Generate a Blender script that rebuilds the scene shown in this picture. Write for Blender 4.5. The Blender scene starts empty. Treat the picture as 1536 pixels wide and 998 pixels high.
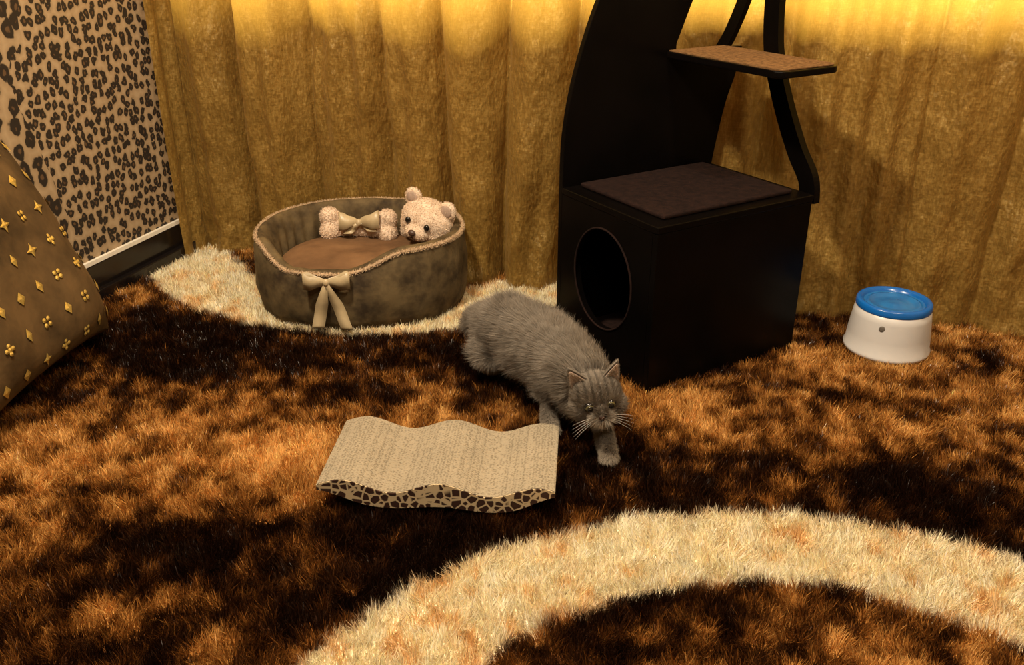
import bpy, bmesh, math, numpy as np
from mathutils import Vector, Matrix
rng = np.random.RandomState(7)
S = bpy.context.scene
COL = S.collection

# ------------------------------------------------------------------ helpers
def link(o, parent=None, loc=None):
    COL.objects.link(o)
    if parent is not None:
        o.parent = parent
        if loc is not None:
            o.matrix_parent_inverse = Matrix.Translation(Vector(loc)).inverted()
    return o

def empty(name, loc, rz=0):
    e = bpy.data.objects.new(name, None); e.location = loc; e.rotation_euler = (0, 0, rz)
    e.empty_display_size = .05
    COL.objects.link(e); return e

def mesh_obj(name, verts, faces, mat=None, parent=None, ploc=None, smooth=False):
    me = bpy.data.meshes.new(name); me.from_pydata([tuple(v) for v in verts], [], faces)
    me.update()
    if mat: me.materials.append(mat)
    if smooth:
        for p in me.polygons: p.use_smooth = True
    o = bpy.data.objects.new(name, me)
    return link(o, parent, ploc)

def fix_normals(o):
    bm = bmesh.new(); bm.from_mesh(o.data); bmesh.ops.recalc_face_normals(bm, faces=bm.faces[:]); bm.to_mesh(o.data); bm.free()

def box(name, lo, hi, mat, parent=None, ploc=None, bevel=0.0):
    x0, y0, z0 = lo; x1, y1, z1 = hi
    v = [(x0,y0,z0),(x1,y0,z0),(x1,y1,z0),(x0,y1,z0),(x0,y0,z1),(x1,y0,z1),(x1,y1,z1),(x0,y1,z1)]
    f = [(0,3,2,1),(4,5,6,7),(0,1,5,4),(1,2,6,5),(2,3,7,6),(3,0,4,7)]
    o = mesh_obj(name, v, f, mat, parent, ploc)
    if bevel:
        m = o.modifiers.new('b', 'BEVEL'); m.width = bevel; m.segments = 3
    return o

def lathe(name, prof, center, mat, parent=None, ploc=None, n=72):
    v = []; f = []
    for (r, z) in prof:
        for i in range(n):
            a = 2*math.pi*i/n
            v.append((center[0]+r*math.cos(a), center[1]+r*math.sin(a), center[2]+z))
    for j in range(len(prof)-1):
        for i in range(n):
            k = (i+1) % n
            f.append((j*n+i, j*n+k, (j+1)*n+k, (j+1)*n+i))
    o = mesh_obj(name, v, f, mat, parent, ploc, True); fix_normals(o)
    return o

def tube(name, pts, r, mat, parent=None, ploc=None, closed=False, taper=False):
    cu = bpy.data.curves.new(name, 'CURVE'); cu.dimensions = '3D'; cu.bevel_depth = r; cu.bevel_resolution = 3
    sp = cu.splines.new('POLY'); sp.points.add(len(pts)-1)
    for i, p in enumerate(pts):
        sp.points[i].co = (*p, 1)
        if taper: sp.points[i].radius = 1 - .85*i/(len(pts)-1)
    sp.use_cyclic_u = closed
    cu.materials.append(mat)
    o = bpy.data.objects.new(name, cu)
    return link(o, parent, ploc)

def chain(pts):
    out = []
    for a, b in zip(pts[:-1], pts[1:]):
        pa, ra, pb, rb = Vector(a[:3]), a[3], Vector(b[:3]), b[3]
        n = max(2, int((pb-pa).length/(.3*min(ra, rb)))+1)
        for i in range(n):
            t = i/n
            out.append((pa.lerp(pb, t), ra+(rb-ra)*t))
    out.append((Vector(pts[-1][:3]), pts[-1][3]))
    return out

def blob(name, spheres, ells, voxel, smooth, mat, parent=None, ploc=None):
    bm = bmesh.new()
    for c, r in spheres:
        bmesh.ops.create_icosphere(bm, subdivisions=2, radius=r, matrix=Matrix.Translation(c))
    for c, rad, R in ells:
        M = Matrix.Translation(c) @ R.to_4x4() @ Matrix.Diagonal((*rad, 1))
        bmesh.ops.create_icosphere(bm, subdivisions=3, radius=1, matrix=M)
    me = bpy.data.meshes.new(name+'_t'); bm.to_mesh(me); bm.free()
    o = bpy.data.objects.new(name+'_t', me); COL.objects.link(o)
    m = o.modifiers.new('r', 'REMESH'); m.mode = 'VOXEL'; m.voxel_size = voxel; m.use_smooth_shade = True
    m = o.modifiers.new('s', 'SMOOTH'); m.iterations = smooth; m.factor = .5
    dg = bpy.context.evaluated_depsgraph_get(); dg.update()
    nm = bpy.data.meshes.new_from_object(o.evaluated_get(dg))
    bpy.data.objects.remove(o); nm.name = name
    nm.materials.clear(); nm.materials.append(mat)
    for p in nm.polygons: p.use_smooth = True
    o = bpy.data.objects.new(name, nm)
    return link(o, parent, ploc)

def strands(name, P, N, D, L, Wd, C, mat, side=None, parent=None, ploc=None):
    """ribbon fibres: root pair, mid pair, tip"""
    n = len(P); L = L[:, None]; Wd = Wd[:, None]
    if side is None:
        a = rng.rand(n)*2*np.pi
        side = np.stack([np.cos(a), np.sin(a), np.zeros(n)], 1)
    mid = P + (N*.65+D*.35)*L*.5
    tip = mid + D*L*.55
    V = np.empty((n, 5, 3), np.float32)
    V[:, 0] = P-side*Wd*.5; V[:, 1] = P+side*Wd*.5
    V[:, 2] = mid+side*Wd*.45; V[:, 3] = mid-side*Wd*.45
    V[:, 4] = tip
    base = (np.arange(n)*5)[:, None]
    lp = (base+np.array([[0, 1, 2, 3, 3, 2, 4]])).astype(np.int32).ravel()
    ls = ((np.arange(n)*7)[:, None]+np.array([[0, 4]])).astype(np.int32).ravel()
    me = bpy.data.meshes.new(name)
    me.vertices.add(n*5); me.vertices.foreach_set('co', V.ravel())
    me.loops.add(n*7); me.loops.foreach_set('vertex_index', lp)
    me.polygons.add(n*2); me.polygons.foreach_set('loop_start', ls)
    try: me.polygons.foreach_set('loop_total', np.tile(np.array([4, 3], np.int32), n))
    except Exception: pass
    me.update(calc_edges=True)
    at = me.color_attributes.new('Col', 'FLOAT_COLOR', 'POINT')
    cc = np.ones((n, 5, 4), np.float32); cc[:, :, :3] = C[:, None, :]
    at.data.foreach_set('color', cc.ravel())
    me.materials.append(mat)
    o = bpy.data.objects.new(name, me)
    return link(o, parent, ploc)

def sample_surface(me, n):
    me.calc_loop_triangles()
    nt = len(me.loop_triangles); nv = len(me.vertices)
    t = np.empty(nt*3, np.int32); me.loop_triangles.foreach_get('vertices', t); t = t.reshape(-1, 3)
    co = np.empty(nv*3, np.float32); me.vertices.foreach_get('co', co); co = co.reshape(-1, 3)
    no = np.empty(nv*3, np.float32); me.vertices.foreach_get('normal', no); no = no.reshape(-1, 3)
    A = np.linalg.norm(np.cross(co[t[:, 1]]-co[t[:, 0]], co[t[:, 2]]-co[t[:, 0]]), axis=1)
    idx = rng.choice(nt, n, p=A/A.sum())
    a = rng.rand(n, 1); b = rng.rand(n, 1); fl = (a+b) > 1
    a = np.where(fl, 1-a, a); b = np.where(fl, 1-b, b); c = 1-a-b
    T = t[idx]
    P = co[T[:, 0]]*c+co[T[:, 1]]*a+co[T[:, 2]]*b
    N = no[T[:, 0]]*c+no[T[:, 1]]*a+no[T[:, 2]]*b
    N /= np.linalg.norm(N, axis=1, keepdims=True)+1e-9
    return P, N

def nrm(a): return a/(np.linalg.norm(a, axis=-1, keepdims=True)+1e-9)

_tab = np.random.RandomState(3).rand(8, 256, 256)
def vn(x, y, k=0):
    xi = np.floor(x).astype(int); yi = np.floor(y).astype(int)
    fx = x-xi; fy = y-yi; fx = fx*fx*(3-2*fx); fy = fy*fy*(3-2*fy)
    T = _tab[k % 8]; g = lambda i, j: T[i % 256, j % 256]
    return (g(xi, yi)*(1-fx)+g(xi+1, yi)*fx)*(1-fy)+(g(xi, yi+1)*(1-fx)+g(xi+1, yi+1)*fx)*fy
def fbm(x, y, f, k=0, o=3):
    s = 0; a = .5; t = 0
    for i in range(o):
        s = s+a*vn(x*f+11.3*i, y*f-7.7*i, k+i); t += a; a *= .55; f *= 2.07
    return s/t

# ------------------------------------------------------------------ materials
def newmat(name):
    m = bpy.data.materials.new(name); m.use_nodes = True
    nt = m.node_tree; b = nt.nodes['Principled BSDF']
    return m, nt, b
def ramp(nt, stops, src):
    r = nt.nodes.new('ShaderNodeValToRGB'); e = r.color_ramp.elements
    while len(e) > 1: e.remove(e[-1])
    e[0].position = stops[0][0]; e[0].color = (*stops[0][1], 1)
    for p, c in stops[1:]:
        x = e.new(p); x.color = (*c, 1)
    nt.links.new(src, r.inputs['Fac']); return r.outputs['Color']
def noise(nt, scale, detail=3, rough=.55, vec=None):
    n = nt.nodes.new('ShaderNodeTexNoise'); n.inputs['Scale'].default_value = scale
    n.inputs['Detail'].default_value = detail; n.inputs['Roughness'].default_value = rough
    if vec is not None: nt.links.new(vec, n.inputs['Vector'])
    return n
def objco(nt, scale=(1, 1, 1)):
    tc = nt.nodes.new('ShaderNodeTexCoord'); mp = nt.nodes.new('ShaderNodeMapping')
    mp.inputs['Scale'].default_value = scale
    nt.links.new(tc.outputs['Object'], mp.inputs['Vector']); return mp.outputs['Vector']
def bump(nt, b, h, strength=.3, dist=.01, prev=None):
    n = nt.nodes.new('ShaderNodeBump'); n.inputs['Strength'].default_value = strength
    n.inputs['Distance'].default_value = dist
    nt.links.new(h, n.inputs['Height'])
    if prev is not None: nt.links.new(prev, n.inputs['Normal'])
    nt.links.new(n.outputs['Normal'], b.inputs['Normal']); return n.outputs['Normal']

def simple(name, c1, c2=None, rough=.6, scale=20, metal=0, bs=.2, bd=.003, bscale=None, sheen=0, spec=.5, coscale=(1,1,1)):
    m, nt, b = newmat(name); c2 = c2 or tuple(x*.8 for x in c1)
    v = objco(nt, coscale)
    n = noise(nt, scale, 4, .6, v)
    nt.links.new(ramp(nt, [(.35, c2), (.65, c1)], n.outputs['Fac']), b.inputs['Base Color'])
    b.inputs['Roughness'].default_value = rough; b.inputs['Metallic'].default_value = metal
    b.inputs['Specular IOR Level'].default_value = spec
    if sheen:
        b.inputs['Sheen Weight'].default_value = sheen; b.inputs['Sheen Roughness'].default_value = .4
        b.inputs['Sheen Tint'].default_value = (*c1, 1)
    n2 = noise(nt, bscale or scale*6, 3, .6, v)
    if bs: bump(nt, b, n2.outputs['Fac'], bs, bd)
    return m

def attr_mat(name, rough=.55, spec=.4, mul=1.0, trans=0.0):
    m, nt, b = newmat(name)
    a = nt.nodes.new('ShaderNodeVertexColor'); a.layer_name = 'Col'
    n = noise(nt, 60, 2)
    mx = nt.nodes.new('ShaderNodeMix'); mx.data_type = 'RGBA'; mx.blend_type = 'MULTIPLY'
    mx.inputs['Factor'].default_value = .3
    nt.links.new(a.outputs['Color'], mx.inputs[6]); nt.links.new(ramp(nt, [(.3, (.7*mul,)*3), (.7, (mul,)*3)], n.outputs['Fac']), mx.inputs[7])
    nt.links.new(mx.outputs[2], b.inputs['Base Color'])
    b.inputs['Roughness'].default_value = rough; b.inputs['Specular IOR Level'].default_value = spec
    if trans:
        tr = nt.nodes.new('ShaderNodeBsdfTranslucent'); ms = nt.nodes.new('ShaderNodeMixShader')
        ms.inputs[0].default_value = trans
        nt.links.new(mx.outputs[2], tr.inputs['Color']); nt.links.new(b.outputs[0], ms.inputs[1]); nt.links.new(tr.outputs[0], ms.inputs[2])
        nt.links.new(ms.outputs[0], nt.nodes['Material Output'].inputs['Surface'])
    return m

M_rug = attr_mat('rug_pile', .28, .46, 1, .25)
M_rugbase = attr_mat('rug_backing', .9, .1)
M_fur = attr_mat('cat_fur', .6, .2, 1, .2)
M_plushf = attr_mat('plush_fibre', .8, .1, 1, .2)
M_cat = simple('cat_skin', (.15, .125, .10), (.09, .075, .06), .8, 40)
M_black = simple('espresso_wood', (.0026, .0019, .0017), (.0015, .0012, .001), .3, 8, bs=.05, bd=.001, bscale=60, spec=.07)
M_pad = simple('brown_carpet_pad', (.017, .0085, .007), (.009, .005, .0045), .95, 60, bs=.6, bd=.003, bscale=500, spec=.08)
M_shelfpad = simple('shelf_sisal', (.22, .12, .05), (.10, .05, .02), .95, 90, bs=.8, bd=.003, bscale=600, spec=.1)
M_bed = simple('bed_velvet', (.125, .088, .042), (.030, .020, .011), .75, 13, bs=.4, bd=.006, bscale=22, sheen=.3, spec=.15)
M_bedin = simple('bed_cushion', (.17, .092, .044), (.095, .050, .024), .8, 8, bs=.35, bd=.005, bscale=22, sheen=.3, spec=.15)
M_trim = simple('fleece_trim', (.50, .36, .23), (.32, .22, .14), .95, 120, bs=.8, bd=.004, bscale=300)
M_ribbon = simple('satin_ribbon', (.42, .33, .20), (.30, .23, .13), .38, 14, bs=.15, bd=.002, bscale=350)
M_plush = simple('plush', (.70, .56, .44), (.52, .40, .30), .95, 30, bs=.5, bd=.003, bscale=200)
M_dark = simple('dark_bead', (.01, .008, .007), None, .12, 30, bs=0)
M_nose = simple('plush_nose', (.06, .03, .02), None, .5, 60)
M_white = simple('white_plastic', (.52, .51, .51), (.48, .47, .47), .35, 5, bs=.02, bd=.001)
M_blue = simple('blue_plastic', (.006, .11, .42), (.005, .09, .35), .22, 6, bs=.02, bd=.001)
M_bluei = simple('blue_plastic_dish', (.02, .16, .44), (.01, .10, .33), .12, 12, bs=.05, bd=.002)
M_logo = simple('badge_print', (.16, .14, .12), (.10, .09, .08), .5, 60)
M_gold = simple('gold_thread', (.88, .66, .20), (.60, .42, .10), .28, 200, metal=.65, bs=.6, bd=.001, bscale=700)
M_suede = simple('cushion_suede', (.115, .069, .028), (.042, .026, .011), .8, 6, bs=.4, bd=.008, bscale=16, sheen=.35, spec=.15)
M_base = simple('baseboard_gloss', (.008, .0065, .0065), (.006, .0045, .0045), .18, 6, bs=.02)
M_strip = simple('white_strip', (.8, .76, .68), (.72, .68, .6), .5, 20, bs=.02)
M_wall = simple('painted_wall', (.50, .40, .28), (.45, .36, .25), .9, 4, bs=.1)
M_ceil = simple('ceiling_paint', (.75, .68, .58), (.7, .63, .53), .9, 4, bs=.05)
M_floor = simple('floor_wood', (.08, .04, .02), (.04, .02, .01), .6, 6, bs=.1)
M_frame = simple('window_frame', (.7, .66, .6), None, .5, 8, bs=.02)
M_whisk = simple('whisker', (.8, .75, .68), None, .4, 8, bs=0)
M_iris = simple('cat_iris', (.09, .075, .03), (.05, .04, .018), .15, 300, bs=0, spec=.3)
M_catnose = simple('cat_nose', (.12, .055, .045), None, .45, 100)
M_earin = simple('ear_inner', (.42, .30, .24), (.30, .22, .17), .8, 80)

# leopard wallpaper
def leopard():
    m, nt, b = newmat('leopard_wallpaper')
    v = objco(nt, (1, 1, .82))
    dn = noise(nt, 40, 2, .5, v)
    mixv = nt.nodes.new('ShaderNodeMix'); mixv.data_type = 'RGBA'; mixv.blend_type = 'LINEAR_LIGHT'
    mixv.inputs['Factor'].default_value = .010
    nt.links.new(v, mixv.inputs[6]); nt.links.new(dn.outputs['Color'], mixv.inputs[7])
    cols = []
    for sc in (36, 20):
        vo = nt.nodes.new('ShaderNodeTexVoronoi'); vo.inputs['Scale'].default_value = sc; vo.inputs['Randomness'].default_value = .7
        vo.voronoi_dimensions = '2D'
        sp_ = nt.nodes.new('ShaderNodeSeparateXYZ'); cb = nt.nodes.new('ShaderNodeCombineXYZ')
        nt.links.new(mixv.outputs[2], sp_.inputs[0]); nt.links.new(sp_.outputs['Y'], cb.inputs['X']); nt.links.new(sp_.outputs['Z'], cb.inputs['Y'])
        nt.links.new(cb.outputs[0], vo.inputs['Vector'])
        nz = noise(nt, sc*1.9, 1, .5, v)
        ad = nt.nodes.new('ShaderNodeMath'); ad.operation = 'MULTIPLY_ADD'
        nt.links.new(nz.outputs['Fac'], ad.inputs[0]); ad.inputs[1].default_value = .42
        nt.links.new(vo.outputs['Distance'], ad.inputs[2])
        cols.append(ramp(nt, [(0, (.11, .062, .028)), (.28, (.10, .055, .025)), (.325, (.014, .009, .006)), (.57, (.014, .009, .006)), (.63, (.30, .215, .125)), (1, (.39, .29, .18))], ad.outputs[0]))
    sep = nt.nodes.new('ShaderNodeSeparateXYZ'); nt.links.new(v, sep.inputs[0])
    nb = noise(nt, 3, 2, .5, v)
    a2 = nt.nodes.new('ShaderNodeMath'); a2.operation = 'MULTIPLY_ADD'; a2.inputs[1].default_value = .35
    nt.links.new(nb.outputs['Fac'], a2.inputs[0]); nt.links.new(sep.outputs['Y'], a2.inputs[2])
    th = nt.nodes.new('ShaderNodeMath'); th.operation = 'LESS_THAN'; th.inputs[1].default_value = -.42
    nt.links.new(a2.outputs[0], th.inputs[0])
    mx = nt.nodes.new('ShaderNodeMix'); mx.data_type = 'RGBA'
    nt.links.new(th.outputs[0], mx.inputs[0]); nt.links.new(cols[0], mx.inputs[6]); nt.links.new(cols[1], mx.inputs[7])
    nt.links.new(mx.outputs[2], b.inputs['Base Color']); b.inputs['Roughness'].default_value = .7
    return m
M_leo = leopard()

def giraffe():
    m, nt, b = newmat('giraffe_print')
    v = objco(nt)
    vo = nt.nodes.new('ShaderNodeTexVoronoi'); vo.feature = 'DISTANCE_TO_EDGE'; vo.inputs['Scale'].default_value = 56
    vo.inputs['Randomness'].default_value = .75
    nt.links.new(v, vo.inputs['Vector'])
    nt.links.new(ramp(nt, [(0, (.50, .40, .25)), (.07, (.50, .40, .25)), (.11, (.028, .010, .006)), (1, (.06, .020, .010))], vo.outputs['Distance']), b.inputs['Base Color'])
    b.inputs['Roughness'].default_value = .6
    return m
M_gir = giraffe()

def cardboard():
    m, nt, b = newmat('corrugated_cardboard')
    v = objco(nt, (1, 1.9, 1))
    vo = nt.nodes.new('ShaderNodeTexVoronoi'); vo.inputs['Scale'].default_value = 150; vo.inputs['Randomness'].default_value = .6
    nt.links.new(v, vo.inputs['Vector'])
    n = noise(nt, 10, 3, .5, v)
    c1 = ramp(nt, [(0, (.105, .082, .052)), (.25, (.175, .143, .097)), (.5, (.30, .252, .178))], vo.outputs['Distance'])
    mx = nt.nodes.new('ShaderNodeMix'); mx.data_type = 'RGBA'; mx.blend_type = 'MULTIPLY'; mx.inputs[0].default_value = 1
    nt.links.new(c1, mx.inputs[6]); nt.links.new(ramp(nt, [(.3, (.85, .85, .85)), (.7, (1, 1, 1))], n.outputs['Fac']), mx.inputs[7])
    nt.links.new(mx.outputs[2], b.inputs['Base Color']); b.inputs['Roughness'].default_value = .9
    bump(nt, b, vo.outputs['Distance'], .6, .004)
    return m
M_card = cardboard()

def curtain_mat():
    m, nt, b = newmat('gold_curtain')
    v2 = objco(nt, (1.2, 1.2, .7)); v3 = objco(nt, (1, 1, .75))
    n1 = noise(nt, 7, 4, .6, v2); n2 = noise(nt, 85, 6, .8, v3)
    wv = noise(nt, 260, 2, .6, objco(nt, (1, 1, .18))); wh = noise(nt, 260, 2, .6, objco(nt, (.18, .18, 1)))
    a0 = nt.nodes.new('ShaderNodeMath'); a0.operation = 'ADD'
    nt.links.new(wv.outputs['Fac'], a0.inputs[0]); nt.links.new(wh.outputs['Fac'], a0.inputs[1])
    a1 = nt.nodes.new('ShaderNodeMath'); a1.operation = 'MULTIPLY_ADD'; a1.inputs[1].default_value = .45
    nt.links.new(a0.outputs[0], a1.inputs[0]); nt.links.new(n2.outputs['Fac'], a1.inputs[2])
    ad = nt.nodes.new('ShaderNodeMath'); ad.operation = 'MULTIPLY_ADD'; ad.inputs[1].default_value = .45
    nt.links.new(n1.outputs['Fac'], ad.inputs[0]); nt.links.new(a1.outputs[0], ad.inputs[2])
    mr = nt.nodes.new('ShaderNodeMapRange'); mr.inputs['From Min'].default_value = .88; mr.inputs['From Max'].default_value = 1.48
    nt.links.new(ad.outputs[0], mr.inputs['Value'])
    c = ramp(nt, [(0, (.088, .050, .011)), (.45, (.175, .104, .024)), (.75, (.28, .176, .047)), (1, (.40, .265, .085))], mr.outputs[0])
    nt.links.new(c, b.inputs['Base Color'])
    b.inputs['Roughness'].default_value = .34; b.inputs['Specular IOR Level'].default_value = .65
    b.inputs['Specular Tint'].default_value = (1, .80, .42, 1)
    b.inputs['Sheen Weight'].default_value = .12; b.inputs['Sheen Tint'].default_value = (.9, .62, .25, 1)
    nn = bump(nt, b, a1.outputs[0], .34, .004)
    n3 = noise(nt, 8, 4, .6, objco(nt, (1.2, 1.2, .6)))
    bump(nt, b, n3.outputs['Fac'], .75, .045, nn)
    tr = nt.nodes.new('ShaderNodeBsdfTranslucent'); tr.inputs['Color'].default_value = (.92, .54, .09, 1)
    ms = nt.nodes.new('ShaderNodeMixShader'); ms.inputs[0].default_value = .20
    nt.links.new(b.outputs[0], ms.inputs[1]); nt.links.new(tr.outputs[0], ms.inputs[2])
    nt.links.new(ms.outputs[0], nt.nodes['Material Output'].inputs['Surface'])
    return m
M_cur = curtain_mat()

# ------------------------------------------------------------------ room
K = Vector((-1.17, 3.14, 0)); RA = math.atan2(-.298, .954)
ca, sa = math.cos(RA), math.sin(RA)
def place(o): o.location = K; o.rotation_euler = (0, 0, RA); return o
def RW(s, r): return (K.x+s*ca+r*sa, K.y+s*sa-r*ca)
FZ = -.035
SR, RF = 4.3, 4.2
YB = .20
place(box('floor', (-.1, -RF-.1, FZ-.05), (SR+.1, YB+.14, FZ), M_floor))
place(box('ceiling', (-.1, -RF-.1, 2.6), (SR+.1, YB+.14, 2.65), M_ceil))
place(box('wall_left', (-.1, -RF, FZ), (0, YB, 2.6), M_leo))
place(box('wall_right', (SR, -RF, FZ), (SR+.1, YB, 2.6), M_wall))
place(box('wall_front', (-.1, -RF-.1, FZ), (SR+.1, -RF, 2.6), M_wall))
SILL = .850
def wallback():
    y0, y1 = YB, YB+.12
    v = []; f = []
    def bx(x0, x1, z0, z1):
        k = len(v)
        v.extend([(x0,y0,z0),(x1,y0,z0),(x1,y1,z0),(x0,y1,z0),(x0,y0,z1),(x1,y0,z1),(x1,y1,z1),(x0,y1,z1)])
        f.extend([tuple(k+i for i in q) for q in [(0,3,2,1),(4,5,6,7),(0,1,5,4),(1,2,6,5),(2,3,7,6),(3,0,4,7)]])
    bx(-.1, SR+.1, FZ, SILL); bx(-.1, SR+.1, 2.25, 2.6); bx(-.1, .08, SILL, 2.25); bx(SR-.1, SR+.1, SILL, 2.25)
    place(mesh_obj('wall_back', v, f, M_wall))
wallback()
we = empty('window_1', K, RA)
box('frame_bottom', (.08, YB+.04, SILL), (SR-.1, YB+.10, SILL+.02), M_frame, we)
box('frame_top', (.08, YB+.02, 2.21), (SR-.1, YB+.10, 2.25), M_frame, we)
for i, s in enumerate((.08, 1.4, 2.7, 4.16)):
    box('mullion_%d' % i, (s, YB+.03, SILL+.02), (s+.04, YB+.09, 2.21), M_frame, we)
be = empty('baseboard_left', K, RA)
box('skirting_face', (0, -RF, FZ), (.014, YB-.01, .100), M_base, be, bevel=.003)
box('skirting_foot', (.014, -RF, FZ), (.038, YB-.01, .026), M_base, be, bevel=.004)
te = place(box('trim_1', (0, -RF, .100), (.012, YB-.01, .113), M_strip))

# curtain
def curtain():
    NS, NZ = 1100, 60
    s0 = np.linspace(0, 1, NS)
    Z = np.concatenate([np.linspace(-.012, .12, 14)[:-1], np.linspace(.12, 2.5, NZ-13)])
    ret = .13   # return along the left wall
    Ltot = ret+4.2
    v = []
    for z in Z:
        l = s0*Ltot
        r0 = np.where(l < ret, ret-l, 0.0)-.035
        ss = l-ret; s = .035+ss
        ph = ss/.245+.85*(vn(ss*2.1, np.full_like(ss, 2.5), 1)-.5)*2+.22*math.sin(z*1.7+1)*(vn(ss*2.5, np.full_like(ss, 4.4), 2)-.3)
        ph = ph+.11*np.sin(2*np.pi*ph)
        fold = np.abs(np.sin(np.pi*ph))**.85
        amp = .118*(.22+1.25*vn(ss*3.1, np.full_like(ss, 8.1+z*.3), 2))
        f2 = .018*np.sin(2*np.pi*(ss/.095)+3.2*vn(ss*3, np.full_like(ss, z*1.8), 3))*vn(ss*4, np.full_like(ss, z*1.8+3), 4)
        cr = .030*(fbm(ss+.15*z, np.full_like(ss, z*.9), 6, 5, 3)-.5)*2
        flare = .026*math.exp(-max(z, 0)/.09)*(.2+1.6*vn(ss*5, np.full_like(ss, 1.5), 6))
        tree = np.exp(-((ss-1.83)/.33)**2); bedp = np.exp(-((ss-.73)/.30)**2)*max(0, 1-max(z, 0)/.7)
        r = r0+(fold*amp+f2)*(1-.5*tree)-.070+cr*(1-.5*tree)+flare*(1-.7*bedp)-.045*tree-.026*bedp
        lat = .015*np.sin(ss*9+z*2.5)*(1-min(z, 1)*.3)
        in_ret = l < ret
        sx = np.where(in_ret, .035+.010*np.sin(l*70)+.012*math.exp(-max(z,0)/.2), s+lat)
        rr = np.where(in_ret, r0+.02*(1-z/2.5), r)
        w = np.clip((ss)/.08, 0, 1)
        rr = np.where(in_ret, rr, (1-w)*(r0+.02*(1-z/2.5))+w*rr)
        sx = np.where(in_ret, sx, (1-w)*(.035+.010*math.sin(ret*70)+.012*math.exp(-max(z,0)/.2)+ss)+w*sx)
        rr = np.maximum(rr, -YB+.012)
        for a, b in zip(sx, rr): v.append((a, -b, z))
    f = []
    nz = len(Z)
    for j in range(nz-1):
        for i in range(NS-1):
            f.append((j*NS+i, j*NS+i+1, (j+1)*NS+i+1, (j+1)*NS+i))
    o = mesh_obj('curtain', v, f, M_cur, smooth=True)
    place(o)
curtain()

# ------------------------------------------------------------------ rug
def G(x, y, cx, cy, sx, sy, rot=0):
    c, s = math.cos(rot), math.sin(rot); dx = x-cx; dy = y-cy
    u = (dx*c+dy*s)/sx; w = (-dx*s+dy*c)/sy
    return np.exp(-(u*u+w*w))
def sst(a, b, x):
    t = np.clip((x-a)/(b-a), 0, 1); return t*t*(3-2*t)
def lerpc(stops, g):
    xs = [s[0] for s in stops]
    return np.stack([np.interp(g, xs, [s[1][k] for s in stops]) for k in range(3)], -1)
def rugcol(x, y, jit=0):
    wx = x+.05*(fbm(x, y, 6, 0)-.5)*2; wy = y+.05*(fbm(x, y, 6, 3)-.5)*2
    g = .425+.46*(fbm(x, y, 5.0, 1, 3)-.5)*1.5+.66*(fbm(x, y, 24, 2, 3)-.5)*1.5
    g = g+.50*G(wx, wy, -.58, 1.70, .27, .15, .55)+.10*G(wx, wy, -1.0, 1.72, .22, .3)
    g = g-.30*G(wx, wy, -.30, 2.20, .60, .19, -.12)-.32*G(wx, wy, -1.05, 2.38, .32, .17, -.3)-.12*G(wx,wy,-.9,2.1,.15,.12)
    g = g-.34*G(wx, wy, -.50, 1.42, .36, .10, .15)-.30*G(wx, wy, -.25, 1.30, .22, .11, .6)
    g = g-.36*G(wx, wy, .25, 1.62, .28, .12, .0)-.28*G(wx, wy, .80, 1.62, .34, .11)-.30*G(wx, wy, 1.02, 1.50, .22, .10)
    g = g+.24*G(wx, wy, 1.05, 2.05, .55, .28)+.14*G(wx, wy, .50, 1.86, .25, .1)
    g = g+.14*G(wx, wy, -.55, 1.22, .16, .08)-.16*G(wx, wy, -.85, 1.08, .22, .12)
    g = g+.10*G(wx, wy, .45, 1.05, .5, .16)-.12*G(wx,wy,.25,1.18,.25,.08)
    g = g+.12*G(wx, wy, 1.3, 2.5, .4, .25)-.24*G(wx,wy,1.32,2.2,.10,.10)
    c = lerpc([(0, (.012, .0045, .002)), (.22, (.024, .008, .003)), (.38, (.088, .030, .008)), (.52, (.29, .115, .024)), (.70, (.58, .29, .075)), (1, (.88, .55, .20))], g+jit)
    cn = fbm(x, y, 30, 4, 3)*.7+.3*fbm(x, y, 7, 1, 2)+.08*np.clip(x, -.5, .6)
    cream = lerpc([(.0, (.72, .44, .19)), (.34, (.88, .62, .33)), (.44, (1., .85, .60)), (1, (1., .96, .79))], cn+.3*jit)
    ed = .022*(fbm(x, y, 14, 6)-.5)*2+.25*jit*.1
    def ring(cx1, cy1, r1, cx2, cy2, r2):
        d1 = np.hypot(x-cx1, y-cy1)+ed; d2 = np.hypot(x-cx2, y-cy2)+ed
        return (1-sst(r1-.012, r1+.012, d1))*sst(r2-.012, r2+.012, d2)
    m = np.maximum(ring(.45, .545, .968, .43, .62, .68), ring(-.42, 3.30, .93, -.42, 3.30, .64))
    m = m[..., None]
    return c*(1-m)+cream*m

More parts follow.
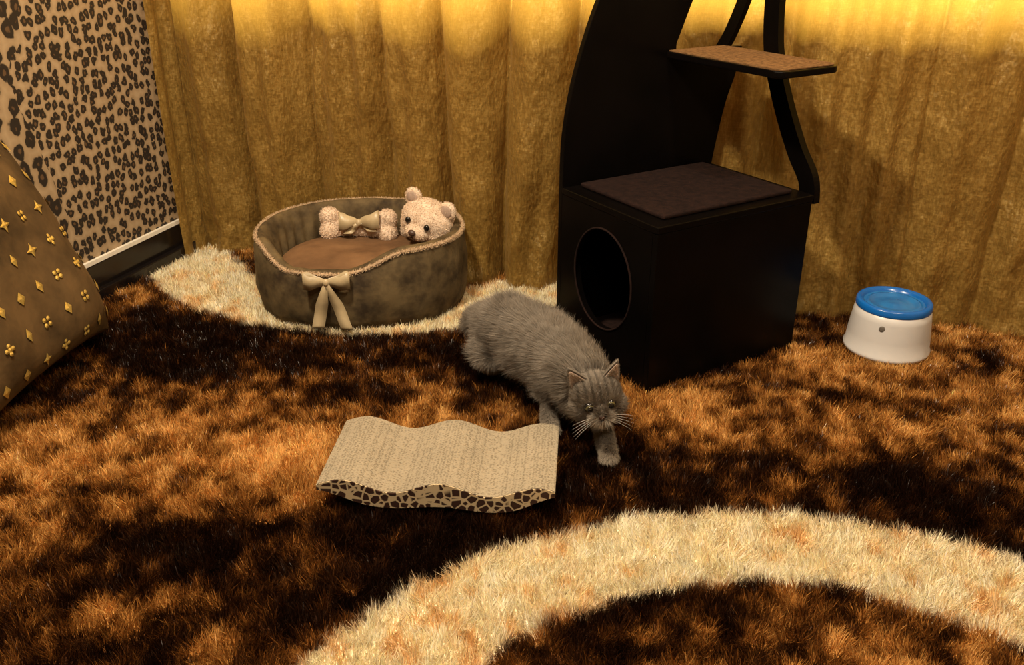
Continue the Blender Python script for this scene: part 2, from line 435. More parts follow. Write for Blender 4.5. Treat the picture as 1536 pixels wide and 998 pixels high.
RL0 = (0.3, 1.6, FZ)
re_ = empty('shag_rug', RL0)
def rug():
    nx, ny = 420, 400
    ss = np.linspace(.035, 4.25, nx); rr = np.linspace(-.14, 4.1, ny)
    Sg, Rg = np.meshgrid(ss, rr, indexing='ij')
    X = K.x+Sg*ca+Rg*sa; Y = K.y+Sg*sa-Rg*ca
    Zz = FZ+.010+.004*fbm(X, Y, 12, 2)
    v = np.stack([X, Y, Zz], -1).reshape(-1, 3)
    idx = np.arange(nx*ny).reshape(nx, ny)
    f = np.stack([idx[:-1, :-1], idx[:-1, 1:], idx[1:, 1:], idx[1:, :-1]], -1).reshape(-1, 4)
    o = mesh_obj('backing', v.tolist(), f.tolist(), M_rugbase, re_, RL0, True)
    at = o.data.color_attributes.new('Col', 'FLOAT_COLOR', 'POINT')
    c = np.ones((nx*ny, 4), np.float32); c[:, :3] = rugcol(v[:, 0], v[:, 1])
    at.data.foreach_set('color', c.ravel())
    def gen(n, xr, yr, keep):
        x = rng.uniform(*xr, n); y = rng.uniform(*yr, n)
        dx = x-K.x; dy = y-K.y
        s = dx*ca+dy*sa; r = dx*sa-dy*ca
        k = (s > .045) & (s < 4.25) & (r > -.08) & (r < 4.1) & keep(x, y)
        return x[k], y[k]
    near = lambda x, y: (np.abs(x) < .62*y+.30)
    far = lambda x, y: ~((np.abs(x) < .62*y+.30) & (y > .80))
    x1, y1 = gen(1400000, (-1.75, 2.3), (.80, 3.4), lambda x, y: near(x, y) & (rng.rand(len(x)) < np.clip(1.35-.28*y, .45, 1)))
    x2, y2 = gen(150000, (-2.5, 3.2), (-1.6, 3.4), far)
    x = np.concatenate([x1, x2]); y = np.concatenate([y1, y2]); n = len(x)
    big = np.concatenate([np.zeros(len(x1)), np.ones(len(x2))])
    L = .022+.016*fbm(x, y, 38, 1)+.004*rng.randn(n)
    lx = (fbm(x, y, 40, 5, 2)-.5)*1.8+rng.randn(n)*.34; ly = (fbm(x, y, 40, 6, 2)-.5)*1.8+rng.randn(n)*.34
    D = nrm(np.stack([lx, ly, np.full(n, .90)], -1))
    Nn = np.tile([0, 0, 1.], (n, 1))
    jit = rng.randn(n)*.08
    C = rugcol(x, y, jit)*(1+.24*rng.randn(n))[:, None]
    C = np.clip(C, .002, 1)
    P = np.stack([x, y, np.full(n, FZ+.008)], -1)
    W = .0011+.0008*rng.rand(n)+.0004*y.clip(0, 4)+big*.003
    strands('pile', P, Nn, D, L, W, C, M_rug, None, re_, RL0)
rug()

# ------------------------------------------------------------------ cat tree house
TA = math.atan2(.274, .449)
tr = empty('cat_tree_house', (.3426, 2.014, 0), TA)
WA, WB, HH, T = .522, .415, .432, .018
def extr(name, outline, axis, c0, c1, mat, bevel=.002):
    def mk(p, c):
        if axis == 'a': return (c, p[0], p[1])
        if axis == 'b': return (p[0], c, p[1])
        return (p[0], p[1], c)
    n = len(outline)
    v = [mk(p, c0) for p in outline]+[mk(p, c1) for p in outline]
    f = [tuple(range(n)), tuple(range(2*n-1, n-1, -1))]+[(i, (i+1) % n, n+(i+1) % n, n+i) for i in range(n)]
    o = mesh_obj(name, v, f, mat, tr); fix_normals(o)
    if bevel:
        m = o.modifiers.new('b', 'BEVEL'); m.width = bevel; m.segments = 2; m.limit_method = 'ANGLE'
    return o
def smoothpts(pts, n=10):
    out = []
    P = [Vector(p) for p in pts]
    P = [P[0]]+P+[P[-1]]
    for i in range(1, len(P)-2):
        for k in range(n):
            t = k/n
            a, b, c, d = P[i-1], P[i], P[i+1], P[i+2]
            q = .5*((2*b)+(-a+c)*t+(2*a-5*b+4*c-d)*t*t+(-a+3*b-3*c+d)*t**3)
            out.append((q.x, q.y))
    out.append(tuple(P[-1])); return out
box('front_panel', (0, 0, -.02), (WA, T, HH-T), M_black, tr, bevel=.002)
box('right_panel', (WA-T, T, -.02), (WA, WB-T, HH-T), M_black, tr, bevel=.002)
box('house_floor', (T, T, .0), (WA-T, WB-T, .02), M_pad, tr)
box('house_top', (-.002, -.002, HH-T), (WA+.002, WB-T, HH), M_black, tr, bevel=.003)
box('top_pad', (.045, .035, HH), (WA-.04, WB-.035, HH+.012), M_pad, tr, bevel=.005)
def hole_panel():
    n = 96; cy, cz, ry, rz = .206, .232, .122, .137
    y0, y1, z0, z1 = T, WB-T, -.02, HH-T
    inn = []; out = []
    for i in range(n):
        a = 2*math.pi*(i+.5)/n; c, s = math.cos(a), math.sin(a)
        inn.append((cy+ry*c, cz+rz*s))
        k = min(((y1-cy)/c if c > 0 else (y0-cy)/c) if abs(c) > 1e-6 else 9, ((z1-cz)/s if s > 0 else (z0-cz)/s) if abs(s) > 1e-6 else 9)
        out.append((cy+k*c, cz+k*s))
    for cor in ((y0, z0), (y0, z1), (y1, z0), (y1, z1)):
        j = min(range(n), key=lambda i: (out[i][0]-cor[0])**2+(out[i][1]-cor[1])**2); out[j] = cor
    v = []
    for x in (0, T):
        v += [(x, p[0], p[1]) for p in inn]; v += [(x, p[0], p[1]) for p in out]
    f = []
    for i in range(n):
        k = (i+1) % n
        f.append((i, k, n+k, n+i)); f.append((2*n+i, 3*n+i, 3*n+k, 2*n+k))
        f.append((i, 2*n+i, 2*n+k, k)); f.append((n+i, n+k, 3*n+k, 3*n+i))
    o = mesh_obj('doorway_panel', v, f, M_black, tr); fix_normals(o)
    tube('doorway_rim', [(-.001, p[0], p[1]) for p in inn], .0028, M_pad, tr, closed=True)
hole_panel()
left = smoothpts([(0, -.02), (0, .25), (0, .43), (.004, .57), (.033, .722), (.098, .90), (.20, 1.08), (.33, 1.24)], 8)
right = smoothpts([(.60, 1.24), (.50, 1.08), (.43, .93), (.365, .780)], 6)
low = smoothpts([(.610, .757), (.595, .68), (.570, .61), (.552, .53), (.535, .43), (.522, .30), (.522, -.02)], 8)
extr('curved_back_board', left+right+[(.365, .757)]+low, 'b', WB-T, WB, M_black)
def rrect(a0, a1, b0, b1, r):
    pts = [(a0, b1), (a0, b0+r)]
    pts += [(a0+r-r*math.cos(t), b0+r-r*math.sin(t)) for t in np.linspace(0, math.pi/2, 8)]
    pts += [(a1-r+r*math.sin(t), b0+r-r*math.cos(t)) for t in np.linspace(0, math.pi/2, 8)]
    pts += [(a1, b1)]
    return pts
extr('shelf_board', rrect(.330, .540, -.016, WB-T, .028), 'z', .744, .761, M_black, .003)
extr('shelf_pad', rrect(.336, .534, -.009, WB-T-.004, .026), 'z', .761, .765, M_shelfpad, .0015)
def ribbon(name, cl, w, a0, a1):
    c = smoothpts(cl, 8); L = []; R = []
    for i, p in enumerate(c):
        q = c[min(i+1, len(c)-1)]; o = c[max(i-1, 0)]
        d = Vector((q[0]-o[0], q[1]-o[1])).normalized()
        L.append((p[0]-d.y*w/2, p[1]+d.x*w/2)); R.append((p[0]+d.y*w/2, p[1]-d.x*w/2))
    n = len(c); v = []
    for x in (a0, a1):
        v += [(x, *p) for p in L]+[(x, *p) for p in R]
    f = []
    for i in range(n-1):
        f += [(i, i+1, n+i+1, n+i), (2*n+i, 3*n+i, 3*n+i+1, 2*n+i+1), (i, 2*n+i, 2*n+i+1, i+1), (n+i, n+i+1, 3*n+i+1, 3*n+i)]
    f += [(0, n, 3*n, 2*n), (n-1, 2*n-1, 4*n-1, 3*n-1)]
    o = mesh_obj(name, v, f, M_black, tr); fix_normals(o); return o
ribbon('curved_strut', [(.030, .40), (.042, .46), (.095, .53), (.155, .63), (.198, .72), (.222, .80), (.232, .92), (.225, 1.1), (.20, 1.24)], .052, .534, .556)
ribbon('curved_brace', [(.41, .745), (.375, .80), (.335, .89), (.30, 1.0), (.28, 1.12), (.27, 1.24)], .034, .530, .548)
box('top_perch', (.30, .05, 1.24), (.60, WB, 1.26), M_black, tr, bevel=.004)

# ------------------------------------------------------------------ pet bed
BC = (-.466, 2.645, 0); be2 = empty('pet_bed', BC)
A_, B_ = .314, .25; br = math.radians(5)
def bxy(th, off=0):
    x = (A_+off)*math.copysign(abs(math.cos(th))**.92, math.cos(th)); y = (B_+off)*math.copysign(abs(math.sin(th))**.92, math.sin(th))
    return (BC[0]+x*math.cos(br)-y*math.sin(br), BC[1]+x*math.sin(br)+y*math.cos(br))
def bh(th):
    d = math.degrees(th)
    d = (d+112+180) % 360-180
    dip = 1-sst(14, 48, abs(d))
    return .226+.018*math.sin(th)-.060*float(dip)+.02*max(0, -math.sin(th))
def bed():
    n = 260
    prof = [(-.03, .0, 0), (-.006, .0, 0), (.004, .10, .012), (.010, .35, 0), (.011, .6, 0), (.004, .9, 0), (-.002, 1, -.008), (-.012, 1, .003), (-.024, 1, .004), (-.036, 1, -.010),
            (-.046, .82, 0), (-.050, .6, 0), (-.055, .4, 0), (-.06, .25, 0)]
    v = []
    for (off, fr, dz) in prof:
        for i in range(n):
            th = 2*math.pi*i/n; h = bh(th)
            o = off
            if off <= -.036: o += .008*math.sin(th*31+1.5*math.sin(th*5))*min(1, (1.2-fr))
            else: o += .008*(fbm(np.array([th*2]), np.array([fr]), 3, 2)[0]-.5)*2
            x, y = bxy(th, o); v.append((x, y, -.012+(h+.012)*fr+dz))
    f = []
    for j in range(len(prof)-1):
        for i in range(n):
            k = (i+1) % n; f.append((j*n+i, j*n+k, (j+1)*n+k, (j+1)*n+i))
    o = mesh_obj('bed_wall', v, f, M_bed, be2, BC, True); fix_normals(o)
    pts = [(*bxy(2*math.pi*i/n, -.001), bh(2*math.pi*i/n)-.004) for i in range(n)]
    tube('fleece_piping', pts, .0045, M_trim, be2, BC, True)
    m = 9000; th = rng.rand(m)*2*np.pi; ph = rng.rand(m)*2*np.pi
    P = []; D = []
    for t, p in zip(th, ph):
        x, y = bxy(t, -.001+.004*math.cos(p)); P.append((x, y, bh(t)-.004+.004*math.sin(p)))
        nx, ny = x-BC[0], y-BC[1]; l = math.hypot(nx, ny)
        D.append((nx/l*math.cos(p), ny/l*math.cos(p), math.sin(p)))
    D = nrm(np.array(D)+.5*rng.randn(m, 3))
    C = np.array([.58, .43, .28])*(1+.15*rng.randn(m, 1))
    strands('fleece_fuzz', np.array(P), D, D, np.full(m, .006), np.full(m, .0015), C, M_plushf, None, be2, BC)
    v = []; f = []; nr = 26
    for j in range(nr+1):
        q = j/nr
        for i in range(n):
            th = 2*math.pi*i/n
            x, y = bxy(th, 0); rx = (x-BC[0]); ry = (y-BC[1])
            k = q*.86; X = BC[0]+rx*k; Y = BC[1]+ry*k
            z = .085+.078*(1-q**5)**.5+.014*(fbm(np.array([X]), np.array([Y]), 9, 3)[0]-.5)*2*(1-q)
            v.append((X, Y, z))
    for j in range(nr):
        for i in range(n):
            k = (i+1) % n; f.append((j*n+i, j*n+k, (j+1)*n+k, (j+1)*n+i))
    o = mesh_obj('bed_cushion', v, f, M_bedin, be2, BC, True); fix_normals(o)
bed()

def bow(prefix, c, right, up, out, w, hw, tails, parent, ploc):
    c = Vector(c); right = Vector(right).normalized(); up = Vector(up).normalized(); out = Vector(out).normalized()
    def strip(name, pts, hws, ups=None):
        v = []; f = []
        for (x, y, z), h in zip(pts, hws):
            p = c+right*x+out*y+up*z
            v.append(p+up*h if ups is None else p+right*h); v.append(p-up*h if ups is None else p-right*h)
        for i in range(len(pts)-1): f.append((2*i, 2*i+2, 2*i+3, 2*i+1))
        o = mesh_obj(name, v, f, M_ribbon, parent, ploc, True)
        m = o.modifiers.new('s', 'SOLIDIFY'); m.thickness = .0015
        return o
    for sgn in (-1, 1):
        ts = np.linspace(0, 1, 26)
        pts = [(sgn*w*math.sin(math.pi*t), .008+.011*math.sin(2*math.pi*t)+.004, .006*math.sin(math.pi*t)+.002*math.sin(t*20)) for t in ts]
        strip(prefix+'loop_%d' % (sgn+2), pts, [.007+hw*math.sin(math.pi*t)**.8 for t in ts])
    bm = bmesh.new(); M = Matrix.Translation(c+out*.012) @ Matrix((right, out, up)).transposed().to_4x4() @ Matrix.Diagonal((.010, .009, .012, 1))
    bmesh.ops.create_icosphere(bm, subdivisions=3, radius=1, matrix=M)
    me = bpy.data.meshes.new(prefix+'knot'); bm.to_mesh(me); bm.free(); me.materials.append(M_ribbon)
    for p in me.polygons: p.use_smooth = True
    link(bpy.data.objects.new(prefix+'knot', me), parent, ploc)
    for k, (dx, dz, hw2) in enumerate(tails):
        ts = np.linspace(0, 1, 20)
        pts = [(dx*t**.9, .012+.004*math.sin(t*7+k), dz*t) for t in ts]
        strip(prefix+'tail_%d' % k, pts, [.006+(hw2-.006)*min(1, t*2.2) for t in ts], 1)
tb = math.radians(-103)
px, py = bxy(tb, .012)
bow('bow_', (px, py-.004, .152), (1, .02, 0), (0, 0, 1), (0, -1, .0), .066, .019, [(-.034, -.140, .018), (.050, -.145, .017)], be2, BC)

# plush bone
PB = (-.492, 2.745, .187); pe = empty('plush_bone', PB)
ax = Vector((1, -.06, -.02)).normalized(); sd = Vector((.0, .35, .94)).normalized()
c0 = Vector(PB)
L0 = c0-ax*.090; L1 = c0+ax*.095
sp = chain([(*L0, .028), (*c0, .025), (*L1, .028)])
for e in (L0, L1):
    for s_ in (-1, 1): sp += [(e+sd*.023*s_+Vector((0, 0, .012)), .032)]
ob = blob('bone_body', sp, [], .005, 4, M_plush, pe, PB)
def fuzz(name, ob, n, col, L, W, parent, ploc, sp=.5):
    P, Nn = sample_surface(ob.data, n)
    D = nrm(Nn+sp*rng.randn(n, 3)); sd_ = nrm(np.cross(D, Nn+.1*rng.randn(n, 3)))
    C = np.array(col)*(1+.10*rng.randn(n, 1))*(.80+.4*fbm(P[:, :1]+P[:, 2:3], P[:, 1:2], 40, 2))
    strands(name, P-Nn*.001, Nn, D, np.full(n, L)*(1+.3*rng.randn(n)), np.full(n, W), np.clip(C, 0, 1), M_plushf, sd_, parent, ploc)
fuzz('bone_fuzz', ob, 9000, (.74, .58, .44), .005, .0016, pe, PB)
bow('bone_bow_', c0+Vector((0.01, -.024, .028)), (1, -.05, .05), (0, .3, .95), (0, -.95, .3), .064, .022, [(-.035, -.035, .014), (.045, -.030, .014)], pe, PB)

# plush bear
TC = Vector((-.262, 2.700, .232)); pb = empty('plush_bear', TC)
f_ = Vector((-.46, -.86, -.08)).normalized(); s_ = Vector((.84, -.46, -.25)); s_ = (s_-f_*s_.dot(f_)).normalized(); u_ = f_.cross(s_)
if u_.z < 0: u_ = -u_
RM = Matrix((s_, f_, u_)).transposed()
sp = chain([(-.27, 2.755, .185, .042), (-.275, 2.77, .19, .05), (-.33, 2.77, .175, .030)])
el = [(TC, (.088, .068, .062), RM), (TC+f_*.052-u_*.020, (.041, .036, .028), RM), (TC-s_*.040-u_*.02+f_*.02, (.040, .036, .033), RM), (TC+s_*.040-u_*.02+f_*.02, (.040, .036, .033), RM)]
for g in (-1, 1):
    el.append((TC+s_*.063*g+u_*.055, (.030, .013, .031), RM))
ob = blob('bear_body', sp, el, .004, 3, M_plush, pb, TC)
fuzz('bear_fuzz', ob, 16000, (.76, .60, .45), .0045, .0014, pb, TC)
def ball(name, c, rad, R, mat, parent, ploc):
    bm = bmesh.new(); bmesh.ops.create_icosphere(bm, subdivisions=3, radius=1, matrix=Matrix.Translation(c) @ R.to_4x4() @ Matrix.Diagonal((*rad, 1)))
    me = bpy.data.meshes.new(name); bm.to_mesh(me); bm.free(); me.materials.append(mat)
    for p in me.polygons: p.use_smooth = True
    return link(bpy.data.objects.new(name, me), parent, ploc)
for k, g in enumerate((-1, 1)):
    ball('bear_eye_%d' % k, TC+f_*.065+s_*.034*g+u_*.010, (.0095, .0075, .0105), RM, M_dark, pb, TC)
    ball('bear_ear_inner_%d' % k, TC+s_*.063*g+u_*.057+f_*.010, (.019, .006, .020), RM, M_earin, pb, TC)
ball('bear_nose', TC+f_*.090-u_*.012, (.0125, .009, .010), RM, M_nose, pb, TC)
tube('bear_mouth', [TC+f_*.090-u_*.018, TC+f_*.089-u_*.028, TC+f_*.083-u_*.036-s_*.010], .0018, M_nose, pb, TC)
tube('bear_mouth_r', [TC+f_*.089-u_*.028, TC+f_*.083-u_*.036+s_*.010], .0018, M_nose, pb, TC)

# ------------------------------------------------------------------ scratcher
def scratcher():
    C = (-.146, 1.632, 0); o_ = empty('cardboard_cat_scratcher', C, math.radians(-4.5))
    n = 120; hl, hw = .2425, .128
    xs = np.linspace(-hl, hl, n)
    zt = .050+.013*np.cos(2*np.pi*(xs+.19)/.2)
    e = np.clip((np.abs(xs)-.13)/(hl-.13), 0, 1)
    zb = .001+.008*(1+np.cos(2*np.pi*(xs+.19)/.2))/2
    zb = zb+(zt-.012-zb)*(e**1.8)
    def slab(name, za, zb_, y0, y1, mat):
        v = []; f = []
        for x, a, b in zip(xs, za, zb_): v += [(x, y0, a), (x, y1, a), (x, y1, b), (x, y0, b)]
        for i in range(n-1):
            for k in range(4): f.append((4*i+k, 4*i+(k+1) % 4, 4*i+4+(k+1) % 4, 4*i+4+k))
        f += [(0, 3, 2, 1), (4*n-4, 4*n-3, 4*n-2, 4*n-1)]
        ob = mesh_obj(name, v, f, mat, o_); fix_normals(ob)
        return ob
    slab('corrugated_core', zt, zb, -hw+.002, hw-.002, M_card)
    slab('printed_side_front', zt-.001, zb-.001, -hw, -hw+.002, M_gir)
    slab('printed_side_rear', zt-.001, zb-.001, hw-.002, hw, M_gir)
scratcher()

# ------------------------------------------------------------------ fountain
FC = (1.048, 2.272, 0); fe = empty('pet_water_fountain', FC)
lathe('fountain_body', [(0, -.008), (.108, -.008), (.114, .0), (.1145, .006), (.111, .010), (.108, .05), (.102, .10), (.0985, .122), (.093, .124), (0, .124)], FC, M_white, fe, FC)
lathe('fountain_lid_rim', [(.093, .121), (.0985, .122), (.0995, .126), (.0985, .138), (.0955, .142), (.090, .143), (.083, .140), (.080, .134), (.078, .131)], FC, M_blue, fe, FC)
lathe('fountain_dish', [(.081, .134), (.072, .129), (.070, .134), (.064, .1345), (.058, .129), (.035, .129), (.022, .134), (.012, .1345), (0, .134)], FC, M_bluei, fe, FC)
vd = Vector((-FC[0], -FC[1], 0)).normalized(); sdv = Vector((-vd.y, vd.x, 0))
RL = Matrix((sdv, vd, Vector((0, 0, 1)))).transposed()
ball('fountain_badge', Vector(FC)+(vd*.99-sdv*.16).normalized()*.1035+Vector((0, 0, .090)), (.008, .002, .009), RL, M_logo, fe, FC)

# ------------------------------------------------------------------ big cushion
def cushion():
    E = Vector((-.10, -.995, 0)).normalized(); U = Vector((-.36, .02, .93)); U = (U-E*U.dot(E)).normalized(); Nn = U.cross(E)
    if Nn.x < 0: Nn = -Nn
    hs, hu, Tt = .33, .30, .115
    C = Vector((-1.155, 2.34, .02))+E*hs+U*hu
    ce = empty('monogram_floor_cushion', C)
    n = 60
    def pt(a, b, side):
        k = 1-.10*(1-abs(b)**2)*(abs(a)**6); k2 = 1-.10*(1-abs(a)**2)*(abs(b)**6)
        th = Tt*max(0, (1-a**4))**.5*max(0, (1-b**4))**.5
        th *= 1+.06*math.sin(a*5+b*3)+.03*math.sin(a*11-b*7)
        return C+E*(a*hs*k)+U*(b*hu*k2)+Nn*(th*side)
    v = []; f = []
    g = [math.sin(math.pi/2*t) for t in np.linspace(-1, 1, n)]
    for sd2 in (1, -1):
        for a in g:
            for b in g: v.append(pt(a, b, sd2))
    for q in range(2):
        o = q*n*n
        for i in range(n-1):
            for j in range(n-1):
                f.append((o+i*n+j, o+(i+1)*n+j, o+(i+1)*n+j+1, o+i*n+j+1))
    ob = mesh_obj('cushion_cover', v, f, M_suede, ce, C, True)
    bm = bmesh.new(); bm.from_mesh(ob.data); bmesh.ops.remove_doubles(bm, verts=bm.verts[:], dist=.0005); bmesh.ops.recalc_face_normals(bm, faces=bm.faces[:]); bm.to_mesh(ob.data); bm.free()
    V = []; F = []
    def poly(a, b, shape, rot=0):
        p = pt(a, b, 1); da = pt(a+.01, b, 1)-p; db = pt(a, b+.01, 1)-p
        ta = da.normalized(); nn = ta.cross(db.normalized()); nn = nn if nn.dot(Nn) > 0 else -nn
        nn.normalize(); tb_ = nn.cross(ta)
        k = len(V)
        for (x, y) in shape: V.append(p+ta*x+tb_*y+nn*.0035)
        c = len(V); V.append(p+ta*sum(s[0] for s in shape)/len(shape)+tb_*sum(s[1] for s in shape)/len(shape)+nn*.006)
        for i in range(len(shape)): F.append((k+i, k+(i+1) % len(shape), c))
    dia = [(.014, 0), (0, .017), (-.014, 0), (0, -.017)]
    def petal(ang, r=.0062, d=.010):
        return [(d*math.cos(ang)+r*math.cos(t), d*math.sin(ang)+r*math.sin(t)) for t in np.linspace(0, 2*math.pi, 10)[:-1]]
    def star(): return [((.019 if i % 2 == 0 else .008)*math.cos(i*math.pi/4), (.019 if i % 2 == 0 else .008)*math.sin(i*math.pi/4)) for i in range(8)]
    def square(): return [(.011, .011), (-.011, .011), (-.011, -.011), (.011, -.011)]
    for i, a in enumerate(np.linspace(-.88, .88, 8)):
        for j, b in enumerate(np.linspace(-.80, .84, 7)):
            aa = a+(.12 if j % 2 else 0)*.9
            if abs(aa) > .93: continue
            k = (i*3+2*j+(i*j) % 3) % 5
            if k in (0, 3): poly(aa, b, dia)
            elif k == 1:
                for q in range(4): poly(aa, b, petal(q*math.pi/2+math.pi/4))
            elif k == 2: poly(aa, b, star())
            else:
                for q in range(4): poly(aa, b, petal(q*math.pi/2, .006, .010))
                poly(aa, b, [(x*.45, y*.45) for x, y in square()])
    mesh_obj('gold_embroidery', V, F, M_gold, ce, C)
cushion()

# ------------------------------------------------------------------ cat
def cat():
    CC = Vector((.06, 1.95, 0)); ce = empty('gray_cat', CC)
    HC = Vector((.183, 1.725, .145)); k_ = 1.16
    f = Vector((.14, -.97, -.16)).normalized(); s = Vector((.98, .12, .12)); s = (s-f*s.dot(f)).normalized(); u = f.cross(s)
    if u.z < 0: u = -u
    R = Matrix((s, f, u)).transposed()
    hc = np.array(HC); fn = np.array(f); un = np.array(u); sn = np.array(s)
    f = f*k_; s = s*k_; u = u*k_
    kr = lambda *r: tuple(x*k_ for x in r)
    sp = []
    sp += chain([(-.035, 2.14, .112, .058), (-.005, 2.10, .130, .072), (.045, 2.03, .132, .075), (.093, 1.95, .134, .071), (.132, 1.87, .142, .060), (.154, 1.81, .150, .049), (.172, 1.76, .150, .043)])
    sp += chain([(.165, 1.85, .115, .036), (.192, 1.81, .075, .026), (.206, 1.745, .042, .019), (.212, 1.705, .014, .018), (.214, 1.690, .012, .017)])
    sp += chain([(.105, 1.87, .11, .038), (.092, 1.885, .072, .026), (.088, 1.845, .034, .018), (.090, 1.82, .013, .018), (.092, 1.808, .011, .016)])
    sp += chain([(-.035, 2.10, .11, .050), (-.058, 2.055, .075, .032), (-.064, 2.12, .058, .020), (-.064, 2.165, .046, .016), (-.058, 2.145, .014, .016), (-.056, 2.115, .011, .018)])
    sp += chain([(.045, 2.11, .11, .048), (.070, 2.06, .075, .030), (.070, 2.12, .058, .020), (.066, 2.165, .045, .016), (.068, 2.14, .014, .016), (.070, 2.11, .011, .018)])
    sp += chain([(-.045, 2.17, .128, .020), (-.075, 2.215, .118, .018), (-.098, 2.26, .092, .017), (-.108, 2.31, .055, .015), (-.103, 2.36, .030, .010)])
    for (tx, ty) in ((.214, 1.690), (.092, 1.808), (-.056, 2.115), (.070, 2.11)):
        for q in (-1.5, -.5, .5, 1.5):
            sp.append((Vector((tx+q*.0082, ty-.0135+abs(q)*.003, .006)), .0075))
    el = [(HC, kr(.046, .044, .041), R), (HC+f*.030-u*.014, kr(.022, .022, .017), R),
          (HC+f*.010-u*.014-s*.024, kr(.026, .024, .023), R), (HC+f*.010-u*.014+s*.024, kr(.026, .024, .023), R),
          (HC+f*.044-u*.015-s*.008, kr(.011, .010, .009), R), (HC+f*.044-u*.015+s*.008, kr(.011, .010, .009), R),
          (HC+f*.036-u*.026, kr(.011, .012, .008), R), (HC+f*.038-u*.001, kr(.010, .018, .009), R),
          (Vector((.165, 1.80, .125)), (.044, .05, .047), Matrix.Identity(3))]
    ob = blob('cat_body', sp, el, .0035, 3, M_cat, ce, CC)
    # ears : forward-facing cupped triangles
    for k, g in enumerate((-1, 1)):
        base = HC+s*.029*g+u*.028-f*.002
        tip = base+u*.038+s*(.019*g)-f*.008
        out = (f*.80+s*(.38*g)+u*.25).normalized()
        axis = (tip-base).normalized()
        out = (out-axis*out.dot(axis)).normalized()
        side = axis.cross(out).normalized()
        for nm, sc, off, mt in (('ear', 1, 0, M_cat), ('ear_inner', .80, .0022, M_earin)):
            v = []; fc = []; NR, NC = 10, 13
            for i in range(NR):
                t = i/(NR-1); w = .026*sc*(1-t**1.5)+.0008
                c = base.lerp(tip, t*(sc*.92+.08))-axis*.008*(1-t)
                for j in range(NC):
                    q = -1+2*j/(NC-1)
                    v.append(c+side*(w*q)-out*(.008*(1-t)*(1-q*q))+out*off)
            for i in range(NR-1):
                for j in range(NC-1): fc.append((i*NC+j, i*NC+j+1, (i+1)*NC+j+1, (i+1)*NC+j))
            eo = mesh_obj('%s_%d' % (nm, k), v, fc, mt, ce, CC, True)
            m = eo.modifiers.new('s', 'SOLIDIFY'); m.thickness = .0025 if sc == 1 else .0008; m.offset = 0
            n = 2600 if sc == 1 else 260
            P, Nn = sample_surface(eo.data, n)
            Nn = -np.tile(np.array(out), (n, 1)) if sc == 1 else np.tile(np.array(out), (n, 1))
            D = nrm(np.array(axis)+.35*Nn+.25*rng.randn(n, 3))
            Cc = (np.array([.20, .168, .135]) if sc == 1 else np.array([.52, .44, .36]))*(1+.15*rng.randn(n, 1))
            strands('%s_fur_%d' % (nm, k), P+(Nn*.001), Nn, D, np.full(n, .0055 if sc == 1 else .009), np.full(n, .0009), np.clip(Cc, 0, 1), M_fur, nrm(np.cross(D, Nn+.01)), ce, CC)
    for k, g in enumerate((-1, 1)):
        e = HC+f*.0392+s*.0195*g+u*.004
        ball('eye_socket_%d' % k, e-f*.002, kr(.0115, .006, .0090), R, M_dark, ce, CC)
        ball('eye_%d' % k, e, kr(.0092, .0065, .0074), R, M_iris, ce, CC)
        ball('pupil_%d' % k, e+f*.0045, kr(.0060, .0028, .0062), R, M_dark, ce, CC)
    ball('nose', HC+f*.0545-u*.010, kr(.0058, .004, .0042), R, M_catnose, ce, CC)
    tube('mouth', [HC+f*.0535-u*.020-s*.009, HC+f*.056-u*.0175, HC+f*.0535-u*.020+s*.009], .001, M_dark, ce, CC)
    for k, g in enumerate((-1, 1)):
        for j in range(5):
            b = HC+f*.048-u*(.013+.002*j)+s*.012*g
            d = (s*g*1.0+f*.25+u*(.18-.16*j)).normalized()
            tube('whisker_%d_%d' % (k, j), [b+d*.055*t+Vector((0, 0, -.010*t*t)) for t in np.linspace(0, 1, 7)], .0004, M_whisk, ce, CC, taper=True)
    n = 230000
    P, Nn = sample_surface(ob.data, n)
    dh = (P-hc)/k_; lf = dh@fn; ls = dh@sn; lu = dh@un; dist = np.linalg.norm(dh, axis=1)
    head = (1-sst(.048, .064, dist)) * (lf > -.03)
    leg = 1-sst(.055, .085, P[:, 2])
    tail = sst(2.19, 2.24, P[:, 1]); leg = leg*(1-tail)
    comb = np.array([-.42, .88, -.30]); noseP = hc+k_*(fn*.055-un*.010)
    away = nrm(P-noseP)
    dirb = np.tile(comb, (n, 1))
    dirb = dirb*(1-head[:, None])+away*head[:, None]
    dirb = dirb*(1-leg[:, None])+np.array([0, .05, -1.0])*leg[:, None]
    tang = nrm(dirb-Nn*np.sum(dirb*Nn, 1, keepdims=True))
    clump = np.stack([fbm(P[:, 0]+P[:, 2], P[:, 1], 32, k, 2)-.5 for k in (0, 2, 4)], -1)*1.3
    D = nrm(tang+Nn*.55+rng.randn(n, 3)*.20+clump*(1-head[:, None]))
    L = (.028+.010*fbm(P[:, 0], P[:, 1], 30, 3))*(1-head)+.0075*head
    L = L*(1-leg)+.0085*leg
    ruff = np.exp(-((dist-.062)/.018)**2)*(1-leg); L = L+.004*ruff
    L *= (1+.25*rng.randn(n)).clip(.4, 1.6)
    ok = np.ones(n, bool)
    for g in (-1, 1):
        e = hc+k_*(fn*.0392+sn*.0195*g+un*.004)
        ok &= np.linalg.norm(P-e, axis=1) > .0112
    ok &= np.linalg.norm(P-(hc+k_*(fn*.0545-un*.010)), axis=1) > .0068
    along = P@np.array([.42, -.90, .0])
    stripe = .5+.5*np.sin(along*150+6*fbm(P[:, 0], P[:, 2], 14, 1))
    col = np.array([.205, .174, .142])[None]*(.78+.32*stripe[:, None]*(1-head[:, None]) + .34*head[:, None])
    col = col*(.78+.44*fbm(P[:, 0]+P[:, 2], P[:, 1], 22, 5))[:, None]
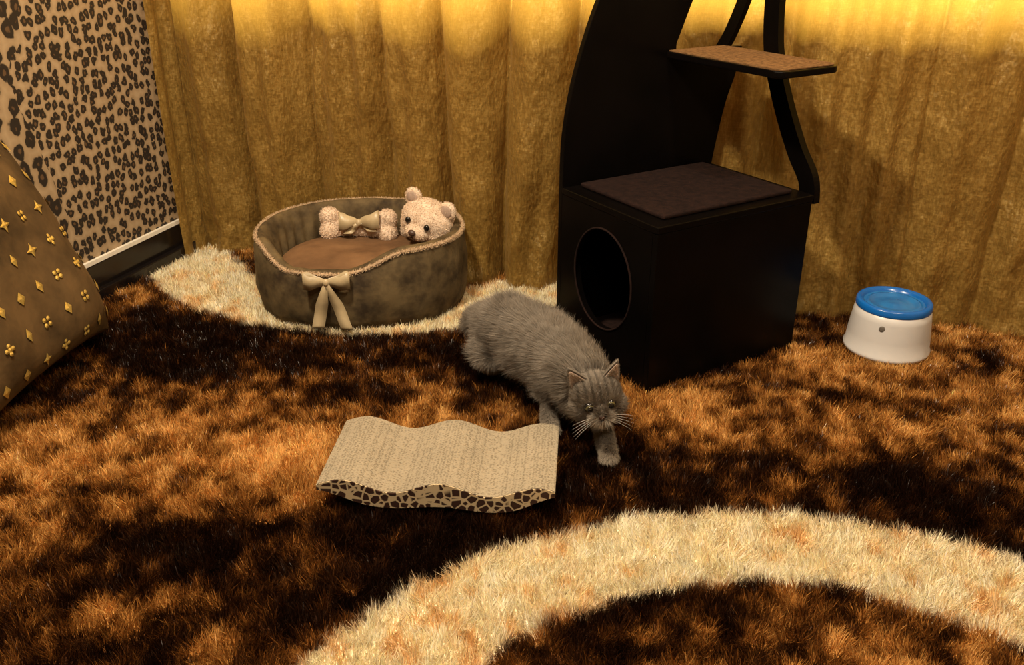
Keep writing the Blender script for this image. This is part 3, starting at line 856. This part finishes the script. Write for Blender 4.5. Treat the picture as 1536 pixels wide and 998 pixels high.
    fs = (np.sin(ls*520) > .35)*(lu > .010)*(head > .3)
    col = col*(1-.40*fs[:, None])
    pale = np.clip(np.exp(-(((lf-.048)/.016)**2+(ls/.020)**2+((lu+.022)/.012)**2))+np.exp(-((P[:, 2]-.012)/.022)**2)*.6, 0, 1)
    for g in (-1, 1):
        pale = np.clip(pale+.6*np.exp(-(((ls-g*.021)/.009)**2+((lu-.016)/.006)**2))*(lf > .01), 0, 1)
    col = col*(1-.75*pale[:, None])+np.array([.46, .39, .31])*.75*pale[:, None]
    col = np.clip(col*(1+.12*rng.randn(n, 1)), .01, 1)
    sdv_ = nrm(np.cross(D, Nn)+.15*rng.randn(n, 3))
    W = np.where(head > .5, .0008, .00085)
    strands('cat_fur', P[ok], Nn[ok], D[ok], L[ok], W[ok], col[ok], M_fur, sdv_[ok], ce, CC)
cat()

# ------------------------------------------------------------------ lights
def area(name, loc, tgt, size, e, col, sy=None):
    l = bpy.data.lights.new(name, 'AREA'); l.energy = e; l.color = col; l.size = size
    if sy: l.shape = 'RECTANGLE'; l.size_y = sy
    o = bpy.data.objects.new(name, l); o.location = loc
    o.rotation_euler = (Vector(tgt)-Vector(loc)).to_track_quat('-Z', 'Y').to_euler()
    COL.objects.link(o); return o
area('ceiling_lamp', (-.70, 1.30, 2.4), (.1, 1.9, 0), .20, 94, (1, .82, .58))
area('front_fill', (.1, -.3, 2.5), (.1, 2.0, 0), .5, 24, (1, .84, .64))  # added fill behind the camera, standing in for room bounce; no real fixture
area('ceiling_lamp.002', (1.0, .9, 2.5), (1.2, 1.9, 0), .22, 38, (1, .82, .58))
wx, wy = RW(2.1, -1.9)
tx, ty = RW(2.1, 0)
area('window_daylight', (wx, wy, 1.35), (tx, ty, 1.30), 5.5, 640, (1, .86, .58), 1.3)
w = bpy.data.worlds.new('world'); S.world = w; w.use_nodes = True
w.node_tree.nodes['Background'].inputs[0].default_value = (1, .85, .6, 1)
w.node_tree.nodes['Background'].inputs[1].default_value = .4

cam = bpy.data.cameras.new('camera'); co = bpy.data.objects.new('camera', cam); COL.objects.link(co)
cam.sensor_width = 36; cam.lens = 1350/1536*36; cam.clip_start = .02
co.location = (0, 0, 1.1); co.rotation_euler = (math.radians(65), 0, 0)
S.camera = co
S.view_settings.view_transform = 'Standard'
S.view_settings.look = 'None'
